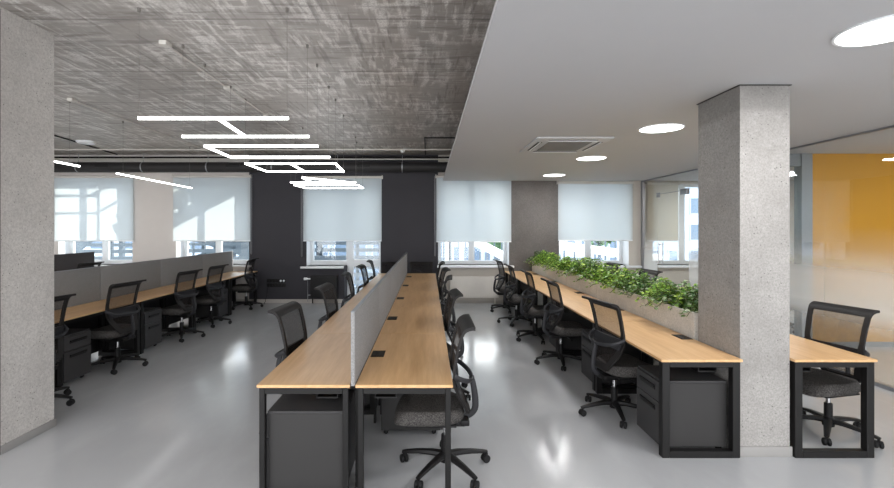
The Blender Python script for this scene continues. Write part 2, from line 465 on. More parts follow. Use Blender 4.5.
struct(MB().box(5.56, XR, 6.60, 6.72, 0, ZW).build('wall_yellow', M['yellow']))
struct(MB().box(5.56, XR, 6.585, 6.599, 0, .07).build('baseboard_yellow', M['grey_jamb']))
d2 = struct(MB().box(5.40, 5.555, 6.58, 6.72, 0, ZW-.001).box(XG+.03, 5.40, 6.60, 6.70, 2.62, ZW-.001).build('door_2', M['grey_jamb']))
MB().box(XG+.03, 5.40, 6.645, 6.655, .01, 2.62).build('glass_leaf', M['glass'], d2)

# ------------------------------------------------------------------ roller blinds
def blind(x0, x1, ztop, zbot, y, label, m='blind', chain=None, boxtop=True):
    t = thing('roller_blind', label, 'roller blind', ((x0+x1)/2, y, zbot), 0, 'roller blinds on the window wall')
    w = (x1-x0)/2
    MB().box(-w, w, -.003, .0, .02, ztop-zbot-.02).build('fabric', M[m], t)
    MB().box(-w, w, -.012, .01, 0, .025, .005).build('bottom_bar', M['frame_white'], t)
    MB().lathe([(.03, -w), (.03, w)], (0, .0, ztop-zbot), 14, 'X').build('roller_tube', M['pipe_white'], t)
    for sx in (-w-.013, w+.013): MB().box(sx-.012, sx+.012, -.035, .05, ztop-zbot-.04, ztop-zbot+.04, .005).build('bracket', M['pipe_white'], t)
    if chain:
        sx, zl = chain
        xx = -w-.03 if sx < 0 else w+.03
        MB().tube([(xx-.012, -.02, ztop-zbot), (xx-.012, -.02, zl-zbot+.02), (xx, -.02, zl-zbot), (xx+.012, -.02, zl-zbot+.02), (xx+.012, -.02, ztop-zbot)], .005, 6).build('pull_chain', M['alu'], t)
    return t
yb = YB-.06
zbt = 1.415
blind(-8.55, -6.74, 2.89, zbt, yb, 'white roller blind on leftmost window, behind the left column and light wall')
blind(-5.83, -4.07, 2.90, zbt, yb, 'white roller blind between pale wall and dark wall, with stair silhouette behind', chain=(1, 1.12))
blind(-2.86, -1.07, 2.88, zbt, yb, 'white roller blind between two dark wall sections, above the black radiator', chain=(-1, 1.06))
blind(.18, 1.89, 2.90, zbt-.02, yb, 'white roller blind right of dark wall, above the white radiator', chain=(-1, 1.08))
blind(2.96, 4.66, 2.76, zbt+.01, yb, 'white roller blind right of the concrete pillar, above the planters')
blind(5.0, 5.70, 2.74, zbt, yb, 'beige roller blind behind the glass door of meeting room', m='blind_beige')

# ------------------------------------------------------------------ radiators, sockets
def radiator(x0, x1, z0, z1, m, label, valve):
    t = thing('radiator', label, 'radiator', ((x0+x1)/2, YB, z0))
    w = (x1-x0)/2; hh = z1-z0
    b = MB().box(-w, w, -.10, -.035, 0, hh, .008)
    n = int((x1-x0)/.045)
    for k in range(n):
        xx = -w+.03+k*(2*w-.06)/(n-1); b.box(xx-.013, xx+.013, -.106, -.10, .03, hh-.03, .002, 1)
    b.build('panel', M[m], t)
    MB().box(-w, w, -.104, -.03, hh+.0005, hh+.012).build('top_grille', M[m], t)
    for sx in (-w*.7, w*.7): MB().box(sx-.02, sx+.02, -.034, -.001, .05, hh-.05).build('wall_bracket', M[m], t)
    if valve:
        MB().tube([(-w-.001, -.07, hh-.07), (-w-.08, -.07, hh-.07)], .018, 10).tube([(-w-.08, -.07, hh-.07), (-w-.15, -.07, hh-.07)], .032, 12).build('valve', M['frame_white'], t)
        MB().tube([(-w-.001, -.07, .06), (-w-.07, -.07, .06)], .015, 8).tube([(-w-.065, -.07, hh-.07), (-w-.065, -.07, -.09)], .008, 8).build('pipe', M['alu'], t)
    for sx in (-w*.85, w*.85): MB().box(sx-.012, sx+.012, -.08, -.056, -z0, -.001).build('foot', M[m], t)
    return t
radiator(-2.69, -2.08, .13, .63, 'black_plastic', 'black panel radiator with white valve under the window sill', True)
radiator(.49, 1.60, .13, .60, 'radiator_white', 'long white panel radiator under the window beside concrete pillar', False)
for k, z in enumerate((.51, .41)):
    t = thing('socket_strip', ('upper' if k == 0 else 'lower') + ' black socket strip on dark wall left of black radiator', 'socket', (-3.49, YB-.002, z), 0, 'socket strips')
    b = MB().box(-.215, .215, -.02, 0, -.04, .04, .006)
    b.build('cover_plate', M['black_plastic'], t)
    for j in range(6):
        white = k == 0 and j >= 4
        MB().lathe([(.024, -.0285), (.024, -.0205)], (-.175+j*.07, 0, 0), 12, 'Y').build('outlet', M['frame_white'] if white else M['black_steel'], t)
c_ = MB().tube([(-3.68, YB-.03, .36), (-3.70, YB-.04, .2), (-3.73, YB-.06, .03), (-3.74, YB-.12, .008), (-3.70, YB-.16, .008)], .006, 6).build('power_cable', M['black_plastic'])
tag(c_, 'black cable hanging from lower socket strip to the floor', 'cable')

# ------------------------------------------------------------------ services under the raw ceiling
t = thing('ventilation_duct', 'dark round ventilation duct running along top of window wall', 'duct', (0, YB-.19, 3.09))
MB().lathe([(.115, XL+.02), (.115, .9)], (0, 0, 0), 24, 'X').build('duct_tube', M['duct'], t)
k = 0
xx = -9.35
while xx < .4:
    MB().lathe([(.119, -.012), (.119, .012)], (xx, 0, 0), 24, 'X').tube([(xx, 0, .119), (xx, 0, ZC-3.09)], .006, 6).build('strap', M['alu'], t)
    if k % 2 == 1: MB().box(xx+.45, xx+.75, -.125, -.10, -.02, .05, .003).build('vent_grille', M['black_plastic'], t)
    xx += 1.46; k += 1
o = MB().tube([(XL+.02, 10.25, 3.27), (.8, 10.25, 3.27)], .014, 8).build('conduit_pipe', M['pipe_white']); tag(o, 'thin pale pipe directly above the dark ventilation duct', 'pipe')
def conduit(pts, r, label, boxes=(), m='pipe_white'):
    t = thing('conduit_pipe', label, 'pipe', pts[0])
    p0 = Vector(pts[0])
    MB().tube([Vector(p)-p0 for p in pts], r, 8).build('pipe', M[m], t)
    for bx in boxes:
        c = Vector(bx)-p0
        MB().box(c.x-.035, c.x+.035, c.y-.05, c.y+.05, c.z-.015, c.z+.025, .008).build('junction_box', M['pipe_white'], t)
conduit([(-2.37, 4.05, 3.375), (-2.40, 9.35, 3.375)], .009, 'white ceiling conduit with junction boxes over the central pendant lights', [(-2.37, 4.1, 3.373), (-2.38, 5.4, 3.373), (-2.385, 6.7, 3.373)])
conduit([(-4.62, 5.85, 3.375), (-4.72, 9.35, 3.375)], .009, 'white ceiling conduit leading back above the left desk row', [(-4.62, 5.9, 3.373)])
conduit([(XL+.05, 9.42, 3.345), (.9, 9.42, 3.345)], .014, 'pale pipe crossing the whole concrete ceiling in front of duct')
o = MB().tube([(-.07, 10.3, 3.385), (-.07, 8.4, 3.385), (.9, 8.4, 3.385)], .012, 8).build('ceiling_cable', M['black_plastic']); tag(o, 'black cable bent at right angle on concrete ceiling beside white panel', 'cable')
o = MB().tube([(-6.7, 8.0, 3.385), (-7.05, 10.3, 3.385)], .014, 8).build('ceiling_cable', M['black_plastic']); tag(o, 'black cable on concrete ceiling above leftmost window', 'cable')
o = MB().tube([(XL+.05, 10.38, 3.33), (.8, 10.38, 3.33)], .02, 8).build('cable_tray', M['black_steel']); tag(o, 'black cable run along the ceiling edge above the duct', 'cable')
o = MB().lathe([(.165, 0), (.165, -.02), (.14, -.045), (.02, -.05)], (-6.62, 8.8, ZC-.001), 28).build('ceiling_disc', M['frame_white']); tag(o, 'round white ceiling fitting on concrete near the left column', 'ceiling fitting')
o = MB().lathe([(.05, 0), (.05, -.03), (.035, -.07), (.01, -.075)], (-.55, 9.7, ZC-.001), 16).build('smoke_detector', M['frame_white']); tag(o, 'small white smoke detector on concrete ceiling by the duct', 'smoke detector')

# ------------------------------------------------------------------ linear pendant lights
ZL = 2.56
def pendant(bars, wires, label):
    """bars: list of ((x,y),(x,y)) ; wires: list of (x,y)"""
    cx = sum(b[0][0]+b[1][0] for b in bars)/2/len(bars); cy = sum(b[0][1]+b[1][1] for b in bars)/2/len(bars)
    t = thing('linear_pendant', label, 'pendant light', (cx, cy, ZL), 0, 'linear pendant lights')
    for a, b in bars:
        a = Vector((a[0]-cx, a[1]-cy, 0)); b = Vector((b[0]-cx, b[1]-cy, 0)); d = b-a; L = d.length
        m = Matrix.Translation(a) @ d.to_track_quat('X', 'Z').to_matrix().to_4x4()
        MB().box(0, L, -.010, .010, -.012, .009, .002, 1, m).build('light_bar', M['led'], t)
    for x, y in wires:
        MB().tube([(x-cx, y-cy, .0095), (x-cx, y-cy, ZC-ZL)], .0015, 5).lathe([(.012, 0), (.012, -.03)], (x-cx, y-cy, ZC-ZL), 8).build('suspension_wire', M['wire'], t)
A, B_, C_, D_, E1, E2 = 3.475, 4.17, 4.66, 5.38, 5.92, 6.75
pendant([((-2.217, A), (-1.07, A)), ((-2.26, B_), (-1.095, B_)), ((-1.612, A+.02), (-1.676, B_-.02))], [(-2.21, A), (-1.08, A), (-2.25, B_), (-1.11, B_)], 'H-shaped linear LED pendant nearest the camera over central desks')
pendant([((-2.30, C_), (-1.13, C_)), ((-2.35, D_), (-1.163, D_)), ((-2.29, C_), (-2.34, D_))], [(-2.29, C_), (-1.14, C_), (-2.34, D_), (-1.18, D_)], 'C-shaped linear LED pendant, second from camera over central desks')
pendant([((-2.39, E1), (-1.197, E1)), ((-2.41, E2), (-1.25, E2)), ((-2.38, E1), (-2.40, E2)), ((-1.21, E1), (-1.26, E2)), ((-1.80, E1), (-1.84, E2))], [(-2.38, E1), (-1.21, E1), (-2.4, E2), (-1.26, E2)], 'rectangular linear LED pendant with middle bar over central desks')
pendant([((-2.54, 8.36), (-1.33, 8.36)), ((-2.10, 7.57), (-2.14, 8.34)), ((-2.08, 7.57), (-1.45, 8.34))], [(-2.53, 8.36), (-1.34, 8.36), (-2.1, 7.6)], 'angular linear LED pendant with slanting bar, before the farthest one')
pendant([((-2.63, 8.88), (-1.36, 8.88)), ((-2.59, 9.55), (-1.36, 9.55)), ((-2.62, 8.88), (-2.58, 9.55)), ((-1.37, 8.88), (-1.37, 9.55))], [(-2.6, 8.88), (-1.4, 8.88), (-2.57, 9.55), (-1.38, 9.55)], 'farthest rectangular linear LED pendant, in front of window blind')
pendant([((-4.62, 3.75), (-4.74, 6.18))], [(-4.63, 3.9), (-4.73, 6.0)], 'straight linear LED pendant over left desks, emerging behind left column')
pendant([((-4.79, 6.99), (-4.97, 9.55))], [(-4.80, 7.15), (-4.96, 9.45)], 'straight linear LED pendant over left desks, in front of second window')

# ------------------------------------------------------------------ white-ceiling fittings
for i, (x, y) in enumerate(((2.49, 2.47), (2.51, 4.91), (2.51, 7.02), (2.56, 9.27))):
    t = thing('downlight', ['large round recessed downlight nearest camera, at top right corner', 'round recessed downlight left of the right column, second from camera', 'round recessed downlight beside air conditioner, third from camera', 'round recessed downlight farthest from camera, near the window wall'][i], 'ceiling light', (x, y, ZW), 0, 'round downlights in white ceiling')
    MB().lathe([(.212, -.002), (.212, -.007)], (0, 0, 0), 40).build('diffuser', M['downlight'], t)
    b = MB()
    n = 40
    b.grid(lambda u, v: ((.213+.014*v)*math.cos(2*PI*u), (.213+.014*v)*math.sin(2*PI*u), -.006), n, 1, .008)
    b.build('trim_ring', M['frame_white'], t)
t = thing('air_conditioner', 'square ceiling cassette air conditioner with dark grille in white ceiling', 'air conditioner', (1.745, 5.9, ZW))
w = .46
MB().box(-w, w, -.53, .53, -.022, -.001, .006).build('face_panel', M['white_ceiling'], t)
b = MB().box(-.27, .27, -.30, .30, -.027, -.0225)
for k in range(15): b.box(-.26, .26, -.285+k*.04, -.262+k*.04, -.031, -.027)
b.build('intake_vent', M['grille'], t)
for x0, x1, y0, y1 in ((-.30, .30, -.43, -.37), (-.30, .30, .37, .43), (-.40, -.345, -.30, .30), (.345, .40, -.30, .30)):
    MB().box(x0, x1, y0, y1, -.025, -.0225).build('air_slot', M['slot_dark'], t)
    cx, cy = (x0+x1)/2, (y0+y1)/2
    (MB().box(x0, x1, cy-.004, cy+.012, -.032, -.0255) if x1-x0 > y1-y0 else MB().box(cx-.004, cx+.012, y0, y1, -.032, -.0255)).build('louver', M['frame_white'], t)

# ------------------------------------------------------------------ desks
ZT, TT = .74, .020
L = 1.40
def make_desk(depth, tube, name, label, group, tray=True, shade_sheet=False, grommet=True):
    """desk running along Y, user edge at -X side (local x -depth/2), origin floor centre"""
    t = thing(name, label, 'desk', (0, 0, 0), 0, group)
    d = depth/2; y = L/2-.001
    MB().box(-d, d, -y, y, ZT-TT, ZT, .003, 1).build('tabletop', M['oak'], t)
    for s in (-1, 1):
        b = MB(); yc0, yc1 = (-y+.012, -y+.012+tube) if s < 0 else (y-.012-tube, y-.012)
        zt = ZT-TT-.002
        b.box(-d+.012, -d+.012+tube, yc0, yc1, 0, zt, .003, 1).box(d-.012-tube, d-.012, yc0, yc1, 0, zt, .003, 1)
        b.box(-d+.012+tube, d-.012-tube, yc0, yc1, zt-.04, zt, .002, 1).box(-d+.012+tube, d-.012-tube, yc0, yc1, .0, .05, .002, 1)
        b.build('leg_frame', M['black_steel'], t)
    b = MB().box(-d+.06, -d+.10, -y+.012+tube, y-.012-tube, ZT-TT-.045, ZT-TT-.003)
    b.box(d-.10, d-.06, -y+.012+tube, y-.012-tube, ZT-TT-.045, ZT-TT-.003).build('crossbeam', M['black_steel'], t)
    if tray:
        MB().box(d-.24, d-.11, -y+.15, y-.15, ZT-TT-.12, ZT-TT-.11).box(d-.245, d-.24, -y+.15, y-.15, ZT-TT-.12, ZT-TT-.05).box(d-.11, d-.105, -y+.15, y-.15, ZT-TT-.12, ZT-TT-.003).build('cable_tray', M['black_steel'], t)
    if shade_sheet:
        MB().box(d-.011, d-.004, -y, y, .06, ZT-TT-.005).build('shade_panel', M['black_plastic'], t)  # black sheet added to stand in for the darkness under the desks
    if not grommet: return t
    gx = d-.066
    bx = MB().box(gx-.05, gx+.05, -.085, .085, ZT+.0002, ZT+.004, .001, 1).box(gx-.043, gx-.002, -.075, .075, ZT+.004, ZT+.006).box(gx+.004, gx+.043, -.075, .075, ZT+.004, ZT+.006)
    bx.build('cable_grommet', M['black_plastic'], t)
    return t

def row(name, x_user, x_back, y0, n, tube, first_label, labf, group, shade_sheet=False, grommet=True):
    dep = abs(x_back-x_user); xc = (x_user+x_back)/2
    rz = 0 if x_user < x_back else PI
    proto = make_desk(dep, tube, name, labf(0), group, shade_sheet=shade_sheet, grommet=grommet)
    for i in range(n):
        o = proto if i == 0 else copy_tree(proto)
        o.location = (xc, y0+L/2+i*L, 0); o.rotation_euler = (0, 0, rz); o['label'] = labf(i)
near = ['nearest the camera', 'second from the camera', 'third from the camera', 'fourth from the camera', 'farthest, nearest the windows']
Y0C, Y0S = 2.84, 3.385
row('bench_desk', -1.075, -.491, Y0C, 5, .036, '', lambda i: 'oak desk in central block, left of the felt divider, ' + near[i], 'left side desks of central block', grommet=False)
row('bench_desk', .153, -.457, Y0C, 5, .036, '', lambda i: 'oak desk in central block, right of the felt divider, ' + near[i], 'right side desks of central block')
row('bench_desk', 1.735, 2.342, Y0S, 5, .056, '', lambda i: 'oak desk along left side of the planters, ' + near[i], 'desks left of the planters')
row('bench_desk', 3.345, 2.728, Y0S, 5, .056, '', lambda i: 'oak desk on far side of column and planters, ' + near[i], 'desks right of the planters')
row('bench_desk', -3.90, -4.455, Y0S, 5, .056, '', lambda i: 'oak desk along front of left grey divider, ' + near[i], 'front desks of left block', shade_sheet=True, grommet=False)
row('bench_desk', -5.06, -4.485, Y0S+3*L, 2, .056, '', lambda i: 'oak desk behind the left grey divider, ' + ['nearer the camera', 'nearest the windows'][i], 'rear desks of left block', grommet=False)

# felt dividers
def divider(x0, x1, y0, label, group, m='felt', z1=1.19):
    t = thing('desk_divider', label, 'divider', ((x0+x1)/2, y0+L/2, .70), 0, group)
    w = (x1-x0)/2
    MB().box(-w, w, -L/2+.004, L/2-.004, .03, z1-.70, .006, 2).build('felt_panel', M[m], t)
    MB().box(-w, w, -L/2+.004, L/2-.004, z1-.6995, z1-.692, .002, 1).build('edge_trim', M['alu'] if m == 'felt' else M[m], t)
    for yy in (-.5, .5): MB().box(-w*.8, w*.8, yy-.03, yy+.03, -.70, .0295).build('support_post', M['black_steel'], t)
for i in range(5): divider(-.487, -.461, Y0C+i*L, 'grey felt divider between central desks, ' + near[i], 'felt dividers of central block')
for i in range(5): divider(-4.482, -4.458, Y0S+i*L, 'grey felt divider on left desk block, ' + near[i], 'felt dividers of left block')
for i in range(4): divider(-7.215, -7.19, 4.2+i*L, 'dark grey divider in far left row, ' + ['nearest the camera', 'second from camera', 'third from camera', 'with free end before leftmost window'][i], 'dark dividers of far left row', 'felt_dark', 1.2)
row('bench_desk', -6.62, -7.185, 4.2+2*L, 2, .056, '', lambda i: 'oak desk in far left row before dark divider, ' + ['nearer the camera', 'nearer the windows'][i], 'desks of far left row')

# ------------------------------------------------------------------ drawer pedestals
def make_pedestal():
    """fronts face -X, origin floor centre; .53 deep (x), .40 wide (y)"""
    t = thing('drawer_pedestal', '', 'drawer unit')
    MB().box(-.255, .235, -.195, .195, .045, .535, .003, 1).build('body', M['pedestal_side'], t)
    MB().box(-.262, .235, -.20, .20, .536, .552, .002, 1).build('top_panel', M['pedestal'], t)
    for z0, z1 in ((.05, .375), (.381, .533)):
        d = MB().box(-.274, -.2555, -.195, .195, z0, z1, .002, 1).build('drawer', M['pedestal'], t)
        MB().box(-.288, -.2745, -.12, .12, z1-.06, z1-.04, .002, 1).box(-.279, -.2745, -.12, .12, z1-.075, z1-.06).build('handle', M['black_plastic'], d)
    for sx in (-.2, .2):
        for sy in (-.15, .15):
            MB().lathe([(.02, -.012), (.02, .012)], (sx, sy, .021), 12, 'Y').box(sx-.015, sx+.015, sy-.008, sy+.008, .03, .044).build('caster', M['rubber'], t)
    return t
ped = make_pedestal(); used = [False]
def place_ped(x, y, rz, label, group):
    if not used[0]:
        used[0] = True; ped.location = (x, y, 0); ped.rotation_euler = (0, 0, rz); ped['label'] = label; ped['group'] = group
    else: dup(ped, (x, y, 0), rz, label, group)
for i in range(3): place_ped(2.045, Y0S+i*L+.29, 0, 'dark grey drawer pedestal under desk left of planters, ' + near[i], 'pedestals left of planters')
for i in range(4): place_ped(-4.19, Y0S+i*L+(.30 if i < 3 else 1.1), PI, 'dark grey drawer pedestal under left block desk, ' + near[i], 'pedestals of left block')
for i in range(2): place_ped(-.765, Y0C+i*L+.26, 0, 'dark grey drawer pedestal under central desk left of divider, ' + near[i], 'pedestals left of central divider')
for i in range(2): place_ped(-.155, Y0C+i*L+1.12, PI, 'dark grey drawer pedestal under central desk right of divider, ' + near[i], 'pedestals right of central divider')

# ------------------------------------------------------------------ office chair
def yb_(z):        # back profile (local y) at height z
    pts = [(.44, -.165), (.50, -.140), (.58, -.095), (.68, -.058), (.78, -.062), (.90, -.085), (1.0, -.112), (1.03, -.125)]
    for (a, b), (c, d) in zip(pts[:-1], pts[1:]):
        if z <= c:
            k = max(0, (z-a)/(c-a)); return b+(d-b)*k
    return pts[-1][1]
def hw_(z):        # half width of back
    pts = [(.44, .125), (.50, .165), (.60, .212), (.70, .226), (.85, .230), (1.03, .238)]
    for (a, b), (c, d) in zip(pts[:-1], pts[1:]):
        if z <= c: return b+(d-b)*max(0, (z-a)/(c-a))
    return pts[-1][1]
PATH = []          # back path: (y, z, halfwidth)
for k in range(25):
    z = .44+k*(1.015-.44)/24; PATH.append((yb_(z), z, hw_(z)))
for k in range(1, 9):   # curled top lip
    a = k/8*1.75; PATH.append((yb_(1.015)-.042*(1-math.cos(a))-.003*k, 1.015+.036*math.sin(a), .238+.001*k))
NP = len(PATH)-1
def back_pt(u, s):  # u -1..1 across, s 0..1 along the path
    f = s*NP; i = min(int(f), NP-1); k = f-i
    y = PATH[i][0]*(1-k)+PATH[i+1][0]*k; z = PATH[i][1]*(1-k)+PATH[i+1][1]*k; w = PATH[i][2]*(1-k)+PATH[i+1][2]*k
    return Vector((u*w, y+.010*u*u*(1 if s < .75 else max(.3, 1-(s-.75)*3)), z))
def make_chair():
    t = thing('office_chair', '', 'office chair')
    # star base
    b = MB()
    b.lathe([(.0, .06), (.042, .06), (.045, .085), (.036, .13), (.03, .135)], (0, 0, 0), 16)
    for k in range(5):
        a = 2*PI*k/5; c, s = math.cos(a), math.sin(a)
        pts = [(c*r, s*r, z) for r, z in ((.02, .105), (.10, .108), (.20, .098), (.295, .082), (.325, .074))]
        b.tube(pts, [.034, .029, .024, .019, .017], 8, True, (1.0, .75))
        b.tube([(c*.315, s*.315, .078), (c*.315, s*.315, .045)], .010, 8)
    base = b.build('star_base', M['black_plastic'], t)
    for k in range(5):
        a = 2*PI*k/5; c, s = math.cos(a)*.315, math.sin(a)*.315
        sw = a+random.uniform(-1.2, 1.2)
        m = Matrix.Translation((c, s, .029)) @ Matrix.Rotation(sw, 4, 'Z')
        w = MB()
        for sd in (-1, 1):
            tb = MB(); tb.lathe([(.012, .006*sd), (.028, .007*sd), (.029, .012*sd), (.029, .022*sd), (.025, .026*sd), (.01, .027*sd)], (0, 0, 0), 16, 'Y')
            w._merge(tb.b.copy(), m)
            tb.b.free()
        w.box(-.012, .02, -.005, .005, -.002, .032, .003, 1, m)
        w.build('caster', M['rubber'], base)
    MB().lathe([(.030, .10), (.030, .245), (.026, .25)], (0, 0, 0), 16).build('gas_column', M['black_plastic'], t)
    MB().lathe([(.016, .2505), (.016, .334)], (0, 0, 0), 14).build('gas_piston', M['chrome'], t)
    MB().box(-.085, .085, -.14, .16, .335, .376, .012).tube([(.08, .05, .362), (.19, .06, .355), (.235, .06, .35)], [.008, .008, .014], 8).box(-.10, .10, -.165, -.10, .345, .385, .01).build('tilt_mechanism', M['black_plastic'], t)
    # seat
    def seat_fn(top):
        def fn(u, v):
            a = 2*PI*u
            n = 3.4
            ca, sa = math.cos(a), math.sin(a)
            rx = abs(ca)**(2/n)*(1 if ca >= 0 else -1); ry = abs(sa)**(2/n)*(1 if sa >= 0 else -1)
            x = rx*.240*v; y = ry*.245*v
            z = top(x, y, v)
            return (x*(1-.10*max(0, -y)/.235), y+.115, z)
        return fn
    def ztop(x, y, v):
        z = .488 + .012*(x/.24)**2 - .05*max(0, (y-.12)/.115)**2*.9 - .008
        return z if v < .93 else z-.030*((v-.93)/.07)**2
    def zbot(x, y, v):
        return .392 - .030*max(0, (y-.10)/.13)**2 + (.0 if v < .9 else .02*((v-.9)/.1))
    b = MB(); nu, nv = 44, 12
    A_ = []
    for i in range(nu):
        A_.append([b.b.verts.new(seat_fn(ztop)(i/nu, j/nv)) for j in range(1, nv+1)] + [b.b.verts.new(seat_fn(zbot)(i/nu, j/nv)) for j in range(nv, 0, -1)])
    tv = b.b.verts.new((0, .11, .48)); bv = b.b.verts.new((0, .115, .392)); m_ = len(A_[0])
    for i in range(nu):
        q, r = A_[i], A_[(i+1) % nu]
        b.b.faces.new([tv, q[0], r[0]]); b.b.faces.new([bv, r[-1], q[-1]])
        for j in range(m_-1): b.b.faces.new([q[j], q[j+1], r[j+1], r[j]])
    b.build('seat', M['seat_fabric'], t, angle=60)
    MB().box(-.19, .19, -.07, .28, .374, .3905, .008).build('seat_pan', M['black_plastic'], t)
    # back frame: ribbon round the edge of the back surface
    fr = MB()
    e = lambda s: .075+.14*max(0, 1-s*2.2)
    for sd in (-1, 1):
        fr.grid(lambda u, v, sd=sd: back_pt(sd*(1-e(v)*2*(1-u)), v), 3, 44, .018)
    fr.grid(lambda u, v: back_pt(-1+2*u, .735+.265*v) + Vector((0, -.001, 0)), 16, 10, .020)
    fr.grid(lambda u, v: back_pt((-1+2*u)*.98, .0+.07*v) + Vector((0, .001, 0)), 10, 3, .022)
    fr.build('backrest_frame', M['soft_black'], t, angle=50)
    MB().grid(lambda u, v: back_pt((-1+2*u)*.90, .05+.70*v), 12, 20).build('backrest_mesh', M['chair_mesh'], t)
    MB().grid(lambda u, v: back_pt((-1+2*u)*.92, .26+.13*v) + Vector((0, -.022, 0)), 12, 5, .012).build('lumbar_support', M['dark_grey_plastic'], t)
    # bow behind the back and its spine
    pts = []
    for k in range(17):
        a = -PI/2+PI*k/16
        x = .233*math.sin(a); cc = max(0, math.cos(a)); yy = yb_(.72)+.010-.138*cc**.8
        pts.append((x, yy, .735-.070*cc**.8))
    MB().tube(pts, .014, 10, True, (.8, 1.25)).build('back_bow', M['dark_grey_plastic'], t)
    ctrl = [Vector(p) for p in ((0, -.182, .70), (0, -.186, .665), (0, -.202, .59), (0, -.214, .50), (0, -.210, .43), (0, -.17, .385), (0, -.11, .372), (0, -.02, .37))]
    sp = []
    for i in range(1, len(ctrl)-2):          # Catmull-Rom
        for q in range(5):
            u = q/5; p0, p1, p2, p3 = ctrl[i-1:i+3]
            sp.append(.5*((2*p1)+(p2-p0)*u+(2*p0-5*p1+4*p2-p3)*u*u+(3*p1-p0-3*p2+p3)*u**3))
    sp.append(ctrl[-2])
    MB().tube(sp, [.014+.004*math.sin(PI*k/(len(sp)-1)) for k in range(len(sp))], 10, True, (1.3, .7)).build('back_spine', M['dark_grey_plastic'], t)
    return t
chair = make_chair(); cu = [False]
def place_chair(x, y, facing, jit, label, group, spin=0):
    rz = {'+x': -PI/2, '-x': PI/2, '-y': PI, '+y': 0}[facing]+math.radians(jit)
    if not cu[0]:
        c = chair; cu[0] = True; chair.location = (x, y, 0); chair.rotation_euler = (0, 0, rz); chair['label'] = label; chair['group'] = group
    else: c = dup(chair, (x, y, 0), rz, label, group)
    for k in kids(c):
        if '-y' == facing: c.scale = (1.08, 1, .9)
        if k.name.startswith('star_base'): k.rotation_euler.z = math.radians(spin)
def clr(edge, side, j):      # hub x so that the back just clears the desk edge
    return edge + side*(-.039+.235*math.sin(math.radians(abs(j)))+.006)
for i, (y, j) in enumerate(((3.25, 0), (4.72, 4), (6.2, -3), (7.45, 5), (8.85, 0))):
    place_chair(clr(.153, 1, j), y, '-x', j, 'black mesh office chair on right side of central block, ' + near[i], 'chairs right of central block', (0, 15, -20, 9, 0)[i])
for i, (y, j) in enumerate(((3.84, -6), (5.25, -3), (6.68, 4), (8.06, -2), (9.3, 3))):
    place_chair(clr(-1.075, -1, j), y, '+x', j, 'black mesh office chair on left side of central block, ' + near[i], 'chairs left of central block')
for i, (y, j) in enumerate(((4.22, 11), (5.78, 2), (7.03, 0), (8.22, 0), (9.45, 5))):
    place_chair(clr(1.735, -1, j)-(.0, .08, .12, .18, .17)[i], y, '+x', j, 'black mesh office chair at desks left of planters, ' + near[i], 'chairs left of planters', (-20, -12, 8, -25, 5)[i])
place_chair(clr(3.345, 1, 13), 3.83, '-x', 13, 'black mesh office chair right of the right column, in front of yellow wall', 'chairs right of planters', -20)
for i, y in enumerate((7.12, 8.54, 9.95)):
    place_chair(clr(3.345, 1, 6), y, '-x', 6, 'black office chair whose top shows above planters, ' + ['nearest the right column', 'middle of three', 'nearest the windows'][i], 'chairs right of planters')
for i, (y, j, dx) in enumerate(((4.38, -12, .10), (5.62, -8, .06), (7.12, -8, .04), (8.1, -6, .04), (9.80, 2, 0))):
    place_chair(clr(-3.90, 1, j)+dx, y, '-x', j, 'black mesh office chair at front of left block, ' + ['half hidden by left column', 'second from left column', 'third from left column', 'fourth from left column', 'farthest, beside dark wall'][i], 'chairs of left block')
place_chair(clr(-6.62, 1, 10), 8.75, '-x', -10, 'black office chair top seen above left divider, by dark far divider', 'chairs of far left row')
place_chair(-.16, 10.20, '-y', 0, 'black office chair at far end of central block, right of divider', 'chairs at end of central block')
place_chair(-.80, 10.20, '-y', 3, 'black office chair at far end of central block, left of divider', 'chairs at end of central block')
place_chair(6.05, 7.7, '-x', 20, 'office chair behind glass in far meeting room', 'meeting room chairs')

# ------------------------------------------------------------------ planters and plants
PY = [4.02, 4.965, 6.365, 7.765, 9.165, 10.35]
for i in range(5):
    y0, y1 = PY[i]+.004, PY[i+1]-.004
    t = thing('planter_box', 'tall concrete planter box behind the desks, ' + ['touching the right column', 'second from right column', 'third from right column', 'fourth from right column', 'nearest the windows'][i], 'planter', (2.534, (y0+y1)/2, 0), 0, 'concrete planters')
    hy = (y1-y0)/2; hx = .182; zt = .967; w = .025
    b = MB().box(-hx, hx, -hy, -hy+w, 0, zt, .003, 1).box(-hx, hx, hy-w, hy, 0, zt, .003, 1).box(-hx, -hx+w, -hy+w, hy-w, 0, zt, .003, 1).box(hx-w, hx, -hy+w, hy-w, 0, zt, .003, 1)
    b.box(-hx+w, hx-w, -hy+w, hy-w, .6, .62)
    b.build('body', M['concrete_planter'], t)
    MB().box(-hx+w+.002, hx-w-.002, -hy+w+.002, hy-w-.002, .84, .90).build('soil', M['soil'], t)

